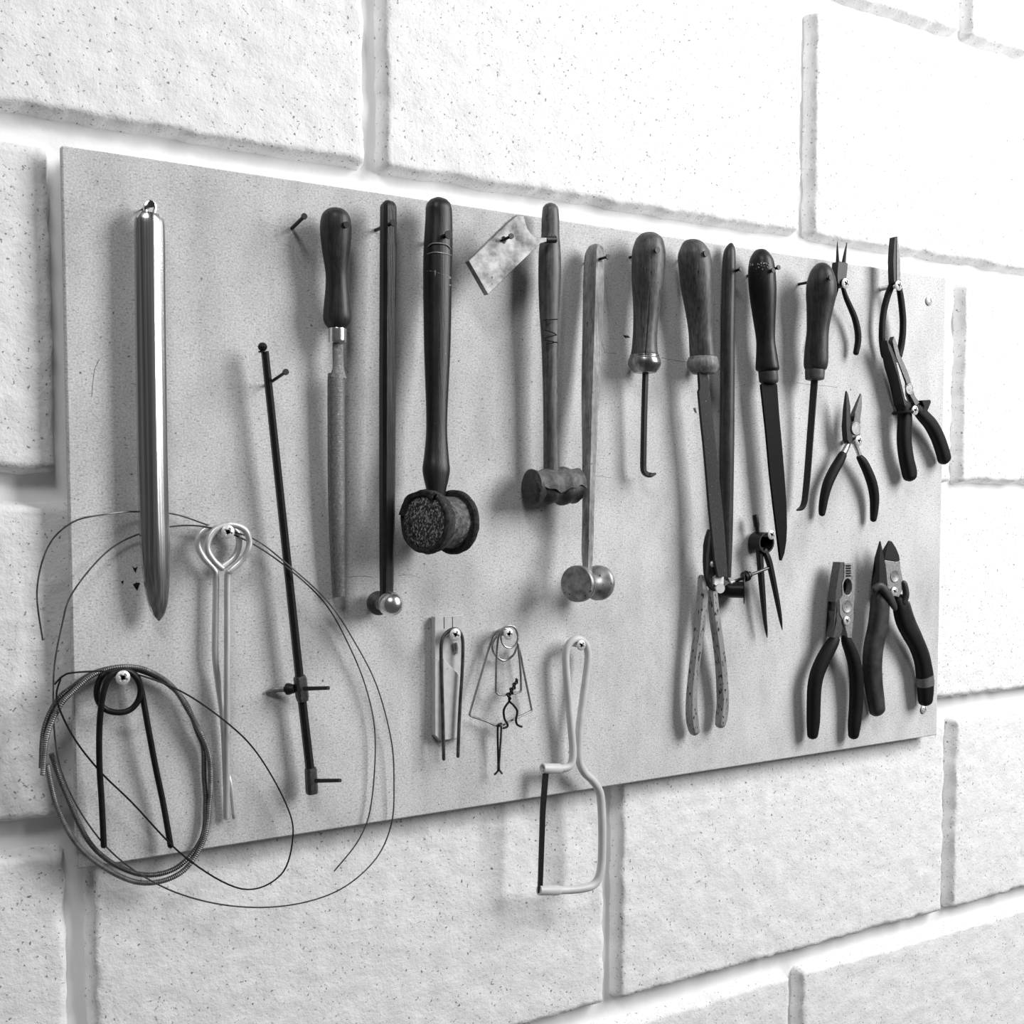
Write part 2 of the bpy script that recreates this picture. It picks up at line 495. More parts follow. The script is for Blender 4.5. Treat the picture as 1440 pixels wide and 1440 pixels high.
for pts in ([(930, 503), (944, 506), (958, 508), (966, 509)], [(1120, 538), (1140, 541), (1165, 543), (1178, 545)], [(560, 810), (575, 808), (592, 813)], [(490, 812), (508, 810), (525, 812)], [(140, 505), (133, 520), (130, 545), (129, 558)],
            [(800, 665), (830, 668), (860, 672)], [(845, 478), (852, 495), (868, 497)]):
    obj('scratch', wire([(x, y, .0000) for x, y in pts], .00015, 4, 5), 'wire', board)
for o_ in ([(186, 796), (190, 799), (194, 796), (192, 801), (191, 806), (188, 801)], [(187, 822), (192, 819), (197, 820), (194, 826), (193, 831), (190, 827)], [(170, 818), (174, 816), (173, 822)], [(975, 574), (978, 573), (980, 581), (977, 580)], [(876, 471), (884, 472), (886, 475), (879, 475)]):
    obj('stain_flake', plate(o_, .00012, .0001), 'wire_dark', board)

# ------------------------------------------------------------------ 1 polished bar
SEC = [(-1, -0.5), (-1, 0.20), (-0.82, 0.55), (-0.25, 0.92), (0.08, 1.0), (0.16, 0.98), (0.96, 0.52), (1, 0.45), (1, -0.4), (0.7, -0.9), (-0.7, -0.9)]
rows = [(211, 300, 17), (210.6, 306, 21), (210.4, 316, 23), (211, 360, 23), (211.3, 420, 23), (213.7, 600, 23), (216.2, 720, 22.8), (218, 760, 22.6),
        (219.8, 800, 21), (221.2, 830, 18), (222.3, 850, 14.4), (223, 862, 10), (223.4, 869, 5.5), (223.5, 873, 1.2)]
g = rod([(x, y, 0.012, h) for x, y, h in rows], q=0.62, prof=SEC, n=3, mode='soft')
bar = thing('steel_bar', 'long polished steel bar with a rounded point, leftmost tool on the board', 'metal bar', 211, 320)
obj('bar_body', g, 'brushed', bar)
obj('hanging_eye', wire([(206, 303, 0.012), (204, 290, 0.012), (211, 283, 0.012), (218, 290, 0.012), (216, 303, 0.012)], 0.0013), 'chrome', bar)
nail(213, 287, 0.024, 0.0013)

# ------------------------------------------------------------------ 2 light rod tongs with coiled eyes
t = thing('rod_tongs', 'pale aluminium rod tongs with a doubled teardrop loop hung on a screw', 'tongs', 320, 748)
front = [(318.5, 1150, .010), (319, 1010, .012), (319.5, 900, .012), (320, 815, .012), (324, 803, .013), (338, 790, .013), (348, 775, .014), (350.5, 760, .014), (343, 744, .015),
         (322, 737.5, .0155), (303, 745, .016), (293, 760, .0165), (292, 774, .0165), (301, 789, .0165), (312.5, 799.5, .0165)]
rear = [(319.5, 1150, .004), (314.5, 1020, .005), (307, 960, .006), (302.5, 920, .0075), (303, 860, .0075), (303.5, 812, .0075), (300, 800, .0075), (287, 785, .0075), (278.5, 768, .0075), (281, 752, .0075), (293, 742, .0075),
        (312, 738, .0075), (331, 746, .0078), (336.5, 763, .008), (330, 783, .008), (313, 797, .0085)]
obj('tong_rod', wire(front, 0.0022, 8, 10), 'alu', t)
obj('tong_rod', wire(rear, 0.0022, 8, 10), 'alu', t)
obj('prong', wire([(321, 1090, .005), (325, 1108, .006), (329, 1150, .006)], 0.0014, 5), 'alu', t)

# ------------------------------------------------------------------ 3, 4 thin wire coils
c1 = [(60, 900, .010), (52, 830, .011), (68, 768, .012), (103, 734, .014), (150, 723, .012), (190, 719.5, .006), (245, 723, .006), (300, 741, .009), (355, 757, .011), (400, 790, .020), (460, 845, .013), (500, 905, .010), (530, 965, .008), (550, 1040, .006),
      (554, 1100, .005), (550, 1160, .004), (525, 1212, .006), (470, 1255, .008), (390, 1275, .010), (300, 1270, .010), (215, 1240, .010), (140, 1180, .010), (85, 1080, .008), (75, 960, .008), (88, 875, .008), (103, 832, .008),
      (148, 778, .006), (193, 752, .005), (250, 739.5, .006), (300, 743, .010), (352, 763, .010), (405, 799, .019), (455, 846, .011), (487, 900, .008), (514, 965, .006), (527.5, 1035, .005), (522, 1130, .004), (505, 1180, .004), (470, 1225, .006)]
tag(obj('wire_coil', wire(c1, 0.00055, 8, 6), 'wire'), 'thin springy wire coil in two big loops behind the pale rod tongs', 'wire')
c2 = [(77, 962, .015), (88, 951, .016), (103, 946, .017), (150, 944, .017), (195, 949, .017), (260, 975, .017), (325, 1021, .020), (365, 1064, .012), (402, 1130, .010), (412, 1175, .010), (395, 1230, .010), (340, 1250, .010), (260, 1205, .010),
      (185, 1128, .010), (140, 1084, .011), (103, 1036, .012), (80, 985, .013), (85, 955, .013)]
tag(obj('wire_coil', wire(c2, 0.0006, 8, 6), 'wire_dark'), 'single loop of thin dark wire over the ribbed cable at lower left', 'wire')

# ------------------------------------------------------------------ 5 ribbed spring cable
def ribbed(path, r, pitch):
    pts = [P(*p) for p in cat_rom(path, 10)]
    out = [pts[0]]
    for a, b in zip(pts, pts[1:]):
        k = max(1, int((b - a).length / (pitch / 2)))
        for i in range(1, k + 1): out.append(a.lerp(b, i / k))
    return ptube(out, [r * (1.0 if i % 2 else 0.84) for i in range(len(out))], 10, 'flat')


t = thing('spring_cable', 'coil of ribbed grey spring cable hanging behind the ring-topped dark tongs', 'cable', 200, 945)
obj('cable_strand', ribbed([(60, 1090, .010), (66, 1035, .010), (84, 993, .010), (103, 972, .010), (125, 953, .010), (150, 941.5, .010), (180, 937.5, .010), (210, 944, .010), (243, 966, .010), (267, 1003, .010), (284, 1035, .010), (293, 1058, .009), (296, 1085, .008), (294.5, 1130, .006), (285, 1185, .006), (250, 1230, .006), (190, 1240, .006), (120, 1200, .006), (82, 1140, .006), (66, 1075, .008)], 0.00185, 0.0011), 'spring', t)
obj('cable_strand', ribbed([(58, 1080, .006), (62, 1025, .006), (80, 985, .006), (103, 965, .006), (128, 948, .006), (160, 939, .006), (190, 941, .006), (230, 958, .006), (260, 987, .006), (278, 1030, .0055), (286, 1052, .005), (287, 1090, .004), (289, 1130, .004), (283, 1180, .004), (245, 1222, .004), (190, 1228, .004), (130, 1190, .004), (90, 1110, .004), (72, 1060, .005)], 0.0018, 0.0011), 'steel_dark', t)

# ------------------------------------------------------------------ 6 dark tongs with ring
ring = [(146, 1190, .010), (143, 1128, .010), (140, 1080, .011), (139.5, 1035, .013), (141.5, 1000, .016), (146, 972, .0175), (154, 953, .018), (166, 944.5, .018), (181, 944.5, .017), (193, 955, .016), (197.5, 970, .015), (194, 986, .015),
        (183, 998, .014), (167, 1002, .0135), (149, 998, .0125), (138, 985, .012), (136.5, 968, .0115), (143, 951, .011), (156, 943, .0105), (175, 941, .010), (192, 951, .010), (198, 968, .010), (201.5, 985, .010), (209, 1027, .010), (219, 1080, .009), (229.5, 1130, .008), (240, 1190, .008)]
tag(obj('ring_tongs', wire(ring, 0.0020, 8, 10), 'wire_dark'), 'black rod tongs bent round into a single ring eye at lower left', 'tongs')

# ------------------------------------------------------------------ 7 beam compass
t = thing('beam_compass', 'dark hexagonal beam with ball end and two sliding blocks, hanging tilted', 'measuring tool', 370, 500)
obj('beam', rod([(372.5, 494, .014, 5.6), (388, 640, .013, 5.8), (405, 800, .012, 6.0), (422, 960, .011, 6.2), (437.5, 1095, .010, 6.4)], 1.0, HEXA, 3), 'steel_black', t)
obj('ball_end', lathe3(P(369, 481.5, .014), P(369.4, 495, .014), [(0, .0002), (.06, .0016), (.2, .0026), (.45, .0033), (.7, .0028), (.88, .0016), (.92, .003), (1.05, .003), (1.05, .0005)], 18), 'steel_black', t)
obj('slider', rod([(421, 951, .012, 9.2), (422, 955, .012, 10.2), (425, 980, .0115, 10.2), (426, 986, .0115, 8.6)], 1.0, rrect(.4), 1, mode='soft'), 'steel_dark', t)
obj('slider_pin', cyl(P(428, 968.5, .018), P(462, 967.5, .045), .0015, .0013), 'wire_dark', t)
k = obj('thumb_screw', lathe3(P(414, 968.5, .012), P(403.5, 969, .008), [(0, .003), (.3, .0034), (.7, .0042), (1, .0042), (1.05, .0025), (1.3, .0022), (1.35, .0005)], 16), 'steel_black', t)
obj('scriber_tip', rod([(402, 969.5, .008, 3), (390, 970, .005, 3), (383, 971, .003, 3.4), (374, 973.5, .0015, 1.5)], .7, ell(10), 4), 'steel_worn', k)
obj('end_block', rod([(436.5, 1080, .011, 9), (437, 1083, .011, 9.6), (438.6, 1113, .011, 9.8), (438.8, 1116, .011, 9)], 1.0, rrect(.45), 1, mode='soft'), 'steel_dark', t)
obj('end_pin', cyl(P(444, 1098, .018), P(478.5, 1097.5, .046), .0015, .0013), 'wire_dark', t)

# ------------------------------------------------------------------ 8 half-round file
t = thing('half_round_file', 'half-round file with dark turned handle and bright ferrule, left of the hammers', 'file', 473, 320)
obj('handle', turned([(472, 292, 1), (472, 293.5, 9), (472, 297, 15), (472, 304, 20), (472.2, 314, 22), (472.4, 325, 22.4), (472.8, 350, 20.4), (473.7, 383, 16.2), (474, 404, 16.4), (474.3, 425, 18.6), (474.5, 446, 20.3), (474.6, 455, 18.2), (474.6, 461, 14)], .017, .014), 'wood_dark', t)
obj('ferrule', turned([(474.2, 460, 11.5), (474.2, 462, 12.6), (474.2, 465, 12.8), (474.2, 478, 12.6), (474.2, 482, 11.8), (474.2, 483, 6)], .014, seg=24, n=2), 'chrome', t)
obj('tang', rod([(475, 480, .014, 7.8), (475.3, 505, .013, 8), (475.6, 519, .013, 8.4), (475, 531, .0125, 13)], .42, rrect(.35), 3, mode='soft'), 'steel_file', t)
HR = [(-1, -.8), (-1, -.2), (-.8, .45), (-.4, .85), (.1, 1), (.55, .8), (.75, .45), (1, -.4), (1, -.8)]
obj('blade', rod([(474.3, 527, .0125, 11), (474.3, 531, .0125, 13.8), (474.4, 600, .012, 14), (474.8, 680, .011, 14), (476, 745, .010, 13.3), (477.4, 800, .009, 12), (478.4, 839, .008, 10.9)], .5, HR, 4, mode='soft'), 'steel_file', t)
nail(487, 316, .0285, .0012, hr=.0022)

# ------------------------------------------------------------------ 9 doming hammer
t = thing('doming_hammer', 'slim dark hammer with a bright domed head, between the file and the mallet', 'hammer', 545, 310)
obj('handle', rod([(546, 292, .016, 12.6), (546, 320, .017, 13), (545, 500, .019, 12.9), (544.8, 600, .020, 12.8), (544.4, 700, .021, 12.3), (543.8, 800, .022, 11.2), (543.5, 845, .023, 10.2)], 1.0, rrect(.42), 3, caps='round', mode='soft'), 'wood_black', t)
R_ = .0089
q0, q1 = P(531, 848, .008), P(550, 849.5, .031); QL = (q1 - q0).length
dome = [(.97 + R_ / QL * math.cos(math.radians(a)), R_ * math.sin(math.radians(a))) for a in range(140, -1, -10)]
obj('head', lathe3(q0, q1, [(-.12, .001), (-.12, .7 * R_), (-.05, .93 * R_), (.05, R_), (.15, .98 * R_), (.22, .8 * R_), (.3, .6 * R_)], 32), 'steel_dark', t)
obj('domed_face', lathe3(q0, q1, [(.29, .001), (.29, .6 * R_), (.48, .56 * R_)] + dome, 32), 'chrome', t)
nail(553.5, 313, .0285, .0013, hr=.0026)

# ------------------------------------------------------------------ 10 rawhide mallet
t = thing('rawhide_mallet', 'heavy mallet with battered rough round head and notched dark handle', 'mallet', 617, 320)
obj('handle', rod([(617, 293, .018, 17.6), (617.2, 311, .018, 18.2), (616, 352, .019, 19.4), (615.3, 394, .020, 19.2), (615, 477, .022, 18), (614.6, 529, .024, 16.2), (614.3, 575, .026, 14.4), (614, 610, .027, 14.2), (613.7, 642, .028, 16.6), (613.4, 660, .029, 18.3), (613.4, 674, .030, 16.4), (613.4, 688, .031, 13.4), (613.4, 700, .031, 12)], .85, soft(2.6), 4, caps='round'), 'wood_black', t)
for (pts) in ([(601, 350), (608, 346.5), (625, 346), (632.5, 352)], [(600, 360.5), (615, 358.5), (633, 360)], [(600, 384), (613, 386), (632, 391.5)], [(599, 396), (614, 394.5), (632, 392.5)], [(601, 402), (614, 400.5), (632, 402.5)], [(600, 409.5), (616, 405), (632, 402)], [(613, 384), (613.5, 408)]):
    gg = []
    pp = []
    for (x, y) in cat_rom(pts, 4):
        v0 = P(x, y, .019); kx, ky, kz = K(v0)
        # rides on the front of the handle
        u = (x - 615.5) / 19.3; ang = math.asin(max(-.97, min(.97, u))) - math.atan2(.85 * ky, kx)
        a = 19.3 / math.hypot(kx, .85 * ky)
        ce = P(615.5, y, .0195)
        sq = lambda q: math.copysign(abs(q) ** (2 / 2.6), q)
        pp.append(Vector((ce.x + sq(math.sin(ang)) * a * .995, ce.y - sq(math.cos(ang)) * a * .85 * .995, ce.z)))
    obj('notch', ptube(pp, .00045, 6), 'wood_grey', t)
p0, p1 = P(596, 734, .041), P(637, 734.5, .029)
R_ = 45 / scale_at(p0)


def dense(pr, k=3):
    r = []
    for a, b in zip(pr, pr[1:]):
        r += [(a[0] + (b[0] - a[0]) * i / k, a[1] + (b[1] - a[1]) * i / k) for i in range(k)]
    return r + [pr[-1]]


hd = obj('head', lathe3(p0, p1, dense([(.0, .80 * R_), (-.02, .93 * R_), (.02, .99 * R_), (.12, 1.01 * R_), (.26, .97 * R_), (.32, .86 * R_), (.34, .80 * R_)]), 56, rough=.0007, fr=170), 'hide', t)
obj('striking_face', lathe3(p0, p1, dense([(-.10, .001), (-.09, .3 * R_), (-.065, .6 * R_), (-.03, .78 * R_), (.0, .83 * R_)], 4), 56, rough=.0008, fr=200), 'hide_face', hd)
obj('barrel', lathe3(p0, p1, dense([(.30, .80 * R_), (.45, .795 * R_), (.6, .80 * R_), (.8, .82 * R_), (.96, .84 * R_)]), 56, rough=.0004, fr=200), 'hide_body', hd)
obj('rear_flange', lathe3(p0, p1, dense([(.92, .80 * R_), (.93, .98 * R_), (.97, 1.03 * R_), (1.04, 1.04 * R_), (1.08, 1.0 * R_), (1.10, .6 * R_), (1.1, .001)]), 56, rough=.0005, fr=170), 'hide', hd)
V, F = lathe3(p0, p1, dense([(.02, .98 * R_), (-.06, 1.0 * R_), (-.10, .95 * R_), (-.09, .82 * R_), (-.02, .76 * R_), (.04, .9 * R_)], 2), 56, rough=.0012, fr=130)
ctr = p0
keep = []
for f in F:
    if len(f) > 4: continue
    c = sum((V[i] for i in f), Vector()) / len(f) - p0
    rim = c - (p1 - p0).normalized() * c.dot((p1 - p0).normalized())
    px_ = pj(p0 + rim); ang = math.degrees(math.atan2(734 - px_[1], px_[0] - 596))
    if 62 < ang < 160: keep.append(f)
obj('torn_lip', (V, keep), 'hide', hd)
nail(631, 330, .034, .0016, hr=.003)

# ------------------------------------------------------------------ 11 lead hammer
t = thing('lead_hammer', 'hammer with a small cracked dull lead head, hanging right of the steel scraper plate', 'hammer', 774, 330)
obj('handle', rod([(774, 296, .016, 11), (774, 311, .016, 12), (774, 333, .016, 12.4), (773, 352, .0165, 14.6), (773, 383, .017, 15.3), (772.6, 415, .0175, 14.5), (772.5, 446, .018, 13.1), (773.3, 477, .018, 11.8), (773.8, 529, .018, 10.5), (774.4, 600, .018, 10), (775.6, 655, .018, 11), (775.8, 672, .018, 10.6)], .95, soft(2.5), 4, caps='round'), 'wood_mid', t)
for pts in ([(764, 450), (784, 449)], [(766, 464), (778, 468), (782, 471)], [(766, 476), (778, 472), (783, 471)], [(766, 478), (784, 482)], [(768, 484), (783, 481)]):
    obj('notch', wire([(x, y, .0272 + (784 - x) * -.00008) for x, y in pts], .0004, 3, 6), 'dark_void', t)
p0, p1 = P(744, 686, .0175), P(812, 684, .0185)
R_ = 24 / scale_at(p0)
hp = [(-.02, .001), (-.01, .6 * R_), (.0, .88 * R_), (.04, 1.0 * R_)] + [(.04 + .9 * i / 16, R_ * (1 + .06 * math.cos(i * 1.1) - .05 * math.sin(i * .4))) for i in range(1, 17)] + [(.97, .9 * R_), (1, .6 * R_), (1.0, .001)]
obj('head', lathe3(p0, p1, hp, 40, rough=.0014, fr=120), 'lead_dark', t)
# the upper folded-over skin of the head, its ragged lower lip in front
T = (p1 - p0); V, F = [], []
nu, nv = 26, 16
for j in range(2):
    for i in range(nu + 1):
        u = .05 + .93 * i / nu
        lip = 9 * math.sin(u * 9 + .5) + 4 * math.sin(u * 23) - 10
        for kk in range(nv + 1):
            a = math.radians(-120 + (kk / nv) * (120 + 86 - lip))   # from the back over the top to the front lip
            r = R_ * ((1.10 if j == 0 else .96) + .02 * math.sin(u * 17 + kk)) * (1 + .05 * math.cos(u * 18) - .04 * math.sin(u * 7))
            if kk == nv and j == 0: r *= .985
            V.append(p0 + T * u + Vector((0, -math.sin(a) * r, math.cos(a) * r)))
s1 = (nu + 1) * (nv + 1)
for i in range(nu):
    for kk in range(nv):
        a = i * (nv + 1) + kk; F += [(a, a + 1, a + nv + 2, a + nv + 1), (s1 + a, s1 + a + nv + 1, s1 + a + nv + 2, s1 + a + 1)]
for i in range(nu):
    for kk in (0, nv):
        a = i * (nv + 1) + kk; b = a + nv + 1; F.append((a, b, b + s1, a + s1))
for kk in range(nv):
    for i in (0, nu):
        a = i * (nv + 1) + kk; F.append((a, a + 1, a + 1 + s1, a + s1))
obj('folded_skin', (V, F), 'lead', t)
nail(779, 334, .0275, .0012, hr=.0024)

# ------------------------------------------------------------------ 12 steel plate scraper
t = thing('scraper_plate', 'stained oblong steel plate with a narrow neck, hung askew by a corner hole', 'scraper', 708, 340)
o = [(659, 366.7), (686.3, 414.6), (720, 381), (751.7, 350.5), (761, 342), (769, 340), (769, 334), (761, 334), (753.8, 332.5), (746.5, 328), (741.5, 321), (739, 311.5), (737, 304), (727, 302.5), (716, 311.5)]
obj('plate_body', plate(o, .030, .0055, [circ(708, 337.5, 3.8, 4.8)]), 'steel_plate', t, bevel=.0004)
obj('neck', cyl(P(767, 337, .0275), P(781, 337, .0275), .0026), 'steel_black', t)

# ------------------------------------------------------------------ 13 planishing hammer
t = thing('planishing_hammer', 'straight pale-fronted hammer with two round flat faces on its spool-shaped head', 'hammer', 835, 360)
obj('handle', rod([(837.5, 352, .013, 13), (836, 360, .013, 15.6), (835, 380, .0135, 16.2), (834.5, 404, .014, 16.6), (832.7, 467, .0155, 15.4), (831, 530, .017, 14.8), (829.6, 580, .019, 13.2), (828.6, 640, .021, 11.2), (827.4, 705, .023, 9.6), (826.6, 747, .0245, 9.3), (826, 772, .0255, 9.3), (826, 784, .026, 8.7), (826, 800, .027, 7.3), (826, 815, .0275, 7)], 1.35, rrect(.36), 3, caps='round', mode='soft'), 'wood_grey', t)
p0, p1 = P(810, 821, .034), P(843, 819.5, .019)
R_ = 26 / scale_at(p0); L_ = (p1 - p0).length
obj('head', lathe3(p0, p1, [(0, .001), (0, .96 * R_), (.02, R_), (.09, R_), (.10, .965 * R_), (.12, .965 * R_), (.13, R_), (.17, .99 * R_), (.21, .9 * R_), (.27, .6 * R_), (.36, .46 * R_), (.5, .42 * R_), (.66, .46 * R_), (.78, .62 * R_), (.86, .9 * R_), (.9, .98 * R_), (1, .98 * R_), (1.02, .9 * R_), (1.02, .001)], 40), 'steel_face', t)

# ------------------------------------------------------------------ 14 hooked scraper
t = thing('hooked_scraper', 'cracked brown handle with bright domed ferrule and thin right-angle hooked shank', 'hook tool', 911, 350)
obj('handle', turned([(913, 326.5, 1), (913, 327.5, 8), (913, 331, 14), (913, 338, 19.6), (912.3, 352, 23.3), (912, 369, 23.9), (911, 394, 22.9), (909.5, 425, 19.6), (908.5, 446, 18.1), (907.3, 467, 17.4), (906.5, 487, 18.0), (906.3, 497, 19.2), (906.2, 499, 18.8)], .020, .017), 'wood_mid', t)
obj('ferrule', turned([(906.2, 498, 15), (906.2, 499, 20.4), (906.2, 502, 20.8), (906.2, 505, 22.4), (906.2, 510, 23.4), (906.3, 514, 22.8), (906.5, 518, 20.6), (906.8, 522, 17.4), (907, 524.5, 14.5), (907, 525, 6)], .017, .0165), 'brass', t)
obj('hook_shank', rod([(907.8, 523, .0165, 4.8), (906, 580, .015, 4.8), (904.8, 640, .0135, 4.8), (904.6, 655, .013, 4.8), (905.6, 663, .013, 4.6), (909.5, 667, .013, 4), (915, 668, .0135, 3.4), (922, 666, .014, 1.6)], 1.0, rrect(.3), 4, mode='soft'), 'steel_black', t)
obj('crack', ptube([P(914.5, 402, .0335), P(912.5, 440, .0300), P(910, 470, .0288), P(907.5, 497, .0300)], [.0002, .0004, .0004, .0005], 6), 'dark_void', t)
nail(924.5, 351.5, .0355, .0012, hr=.0026)

# ------------------------------------------------------------------ 15 large file with brown handle
t = thing('flat_file', 'long tilted flat blade with a plump mid-brown handle and rounded collar', 'file', 975, 350)
obj('handle', turned([(974, 336.5, 1), (974, 337.5, 8), (974.5, 341.5, 14.5), (976, 352, 21), (976.5, 362, 23.6), (978.8, 383, 24.2), (980.2, 404, 23.2), (982, 425, 21), (983.8, 446, 18.8), (985.5, 467, 17.5), (987, 487, 18), (988.3, 500, 18.6), (988.3, 502, 18.4)], .020, .017), 'wood_mid', t)
obj('ferrule', turned([(988.3, 501, 17), (988.3, 502.5, 20), (988.3, 505, 21), (988.2, 508, 22.2), (988.2, 512, 23), (988.6, 517, 22.2), (989, 522, 18.8), (989.3, 526, 14.6), (989.3, 526.5, 5)], .017, .0165), 'wood_grey', t)
obj('blade', plate(Z(780, 300)((975, 1075), (1030, 1075), (1040, 1130), (1048, 1190), (1070, 1440)) + Z(780, 580)((1086, 200), (1104, 400), (1128, 600), (1148, 800), (1162, 1000), (1169, 1110), (1105, 1110), (1082, 1000), (1062, 800), (1042, 600), (1026, 400), (1008, 200)) + Z(780, 300)((996, 1440), (974, 1205), (982, 1180), (982, 1140)),
                   lambda x, y: .0215 + .006 * min(1, max(0, (y - 700) / 120)), .0026), 'blade_dark', t, bevel=.0009)
nail(993, 356.5, .0345, .0012, hr=.0026)

# ------------------------------------------------------------------ 16 tapering stick
t = thing('tapered_stick', 'long round dark stick tapering to a point, hanging behind the tilted flat blade', 'stick', 1025, 360)
obj('stick_body', rod([(1028.5, 342, .0085, 2), (1027.5, 348, .0085, 6.2), (1025.5, 362, .0085, 9.2), (1024.6, 404, .0085, 9.8), (1023.3, 467, .0085, 10.2), (1022.5, 600, .0085, 10.4), (1021.8, 663, .0085, 10.3), (1022.4, 747, .0085, 8.2), (1023.6, 812, .0085, 4.6)], .9, ell(18), 4), 'wood_dark', t)

# ------------------------------------------------------------------ 17 knife-like file
t = thing('knife_file', 'long narrow black pointed blade in a near-black handle with pale paint flecks', 'file', 1071, 370)
obj('handle', turned([(1070, 350.5, 1), (1070, 351.5, 7), (1070.2, 358, 13), (1070.8, 367, 17.4), (1071.3, 383, 19.6), (1072.3, 404, 19.8), (1073.4, 425, 18.4), (1074.5, 446, 16.4), (1076.5, 477, 13.6), (1078, 498, 15), (1079, 515, 16.8), (1079.2, 520, 16.4), (1079.2, 522, 14)], .018, .015), 'wood_black', t)
obj('collar', turned([(1080, 521, 13), (1080, 523, 13.9), (1080.8, 532, 13.9), (1081, 537, 13.4), (1081, 540, 10)], .015, seg=24, n=2), 'wood_collar', t)
obj('blade', plate(Z(1040, 520)((147, 100), (160, 92), (240, 88), (254, 100), (268, 300), (282, 450), (303, 700), (317, 900), (321, 1060), (316, 1160), (303, 1240), (285, 1288), (278, 1285), (276, 1240), (264, 1150), (249, 1050), (230, 900), (207, 700), (180, 400)), .0165, .0022), 'blade_black', t, bevel=.0007)
fl = []
for i in range(26):
    fx = random.uniform(-.95, .8); yy = 372.5 + 4 * (1 - fx * fx) * .6 + random.gauss(0, 1.6) + (5 if i % 7 == 0 else 0)
    c = P(1070.9, yy, .018); r = 18.4 / scale_at(c); hz = (CAM - c); hz.z = 0; hz.normalize(); rr = Vector((-hz.y, hz.x, 0))
    if rr.dot(RT) < 0: rr = -rr
    v = c + rr * (fx * r) + hz * (math.sqrt(1 - fx * fx) * r); s_ = random.uniform(.0003, .0008)
    fl.append(lathe3(v + Vector((0, 0, s_)), v - Vector((0, 0, s_)), [(0, .00002), (.5, s_ * .9), (1, .00002)], 6))
obj('paint_flecks', join(*fl), 'white_tube', t)
nail(1087.5, 380, .0315, .0013, hr=.002)

# ------------------------------------------------------------------ 18 bent scraper
t = thing('bent_scraper', 'plump near-black handle on a hexagonal shank whose tip curls left', 'scraper', 1155, 390)
obj('handle', turned([(1155.6, 369.5, 1), (1155.6, 370.5, 6), (1155.6, 375, 11.6), (1155.4, 383, 16.8), (1155.2, 398, 21.2), (1154.8, 415, 21.8), (1153.6, 429, 19.8), (1151.3, 450, 17.2), (1149.8, 467, 15.9), (1148.3, 487, 16.7), (1147.4, 508, 17.5), (1147, 517, 16.4), (1147, 520, 14.5)], .024, .018), 'wood_dark', t)
obj('collar', turned([(1146, 519, 13.6), (1146, 521, 14.2), (1145.8, 530, 13.8), (1145.6, 534, 12.8), (1145.6, 535.5, 5)], .018, seg=24, n=2), 'wood_collar', t)
obj('shank', rod([(1145.5, 533, .0178, 5.4), (1140.2, 603, .0145, 5.2), (1135.5, 666, .013, 5.1), (1132.6, 695, .0125, 4.8), (1131, 706, .0125, 4.6), (1127.5, 714, .0125, 3.8), (1120.5, 717.5, .0125, 1.3)], 1.0, HEXA, 4), 'steel_black', t)
nail(1168.5, 390.5, .0385, .0013, hr=.0026)

# ------------------------------------------------------------------ pliers
def stud(x, y, d, h, prof, seg=24):
    c = P(x, y, d); r = max(q for _, q in prof)
    prof = [(0, .0001), (0, r), (.55, r), (.8, r * .95), (.8, r * .80), (.7, r * .76), (.75, .0001)] if seg == 24 else prof
    return lathe3(c, c + Vector((0, -h, 0)), prof, seg)


def tap(x, y0, y1, t0, t1):
    """thickness growing from t0 at picture height y0 to t1 at y1"""
    za, zb = P(x, y0).z, P(x, y1).z
    return lambda v: t0 + (t1 - t0) * min(1, max(0, (za - v.z) / (za - zb)))


z4 = Z(1120, 320, 10.286); z1 = Z(1040, 300); z2 = Z(1040, 520); z3 = Z(1040, 740); z5 = Z(1200, 440, 10.286)


def grip(parent, name, pts, mat, q=.85, prof=None, caps='round', n=5):
    return obj(name, rod(pts, q, prof or soft(2.4, 16), n, caps), mat, parent)


t = thing('round_nose_pliers', 'small dark round-nose pliers with open tips, half behind the curled scraper handle', 'pliers', 1188, 400)
obj('jaw', rod([(1177.6, 340, .016, .5), (1177.6, 354, .016, 1.7), (1178, 369, .016, 2.9)], 1, ell(10), 3), 'steel_black', t)
obj('jaw', rod([(1191, 341, .016, .5), (1188.5, 355, .016, 2), (1186.5, 369, .016, 3.3)], 1, ell(10), 3), 'steel_black', t)
obj('joint', plate(z4((605, 492), (640, 486), (655, 500), (715, 500), (745, 520), (740, 595), (726, 600), (727, 700), (715, 790), (690, 870), (640, 850), (600, 800), (590, 700), (605, 590)), .0195, .0075), 'steel_black', t, bevel=.0006)
grip(t, 'handle', [(1184.7, 402, .015, 2.8), (1189.5, 418, .014, 3.6), (1196.8, 434.7, .012, 4.1), (1202, 447.5, .011, 4.4), (1206, 465, .010, 4.6), (1206.6, 480, .009, 4.5), (1203.7, 496, .008, 4)], 'rubber')
grip(t, 'handle', [(1178, 398, .0105, 3), (1173, 415, .008, 3.6), (1165, 434, .006, 4.1), (1156, 452, .0045, 4.2), (1148.5, 470, .0045, 4.2), (1143, 490, .0045, 4)], 'rubber')

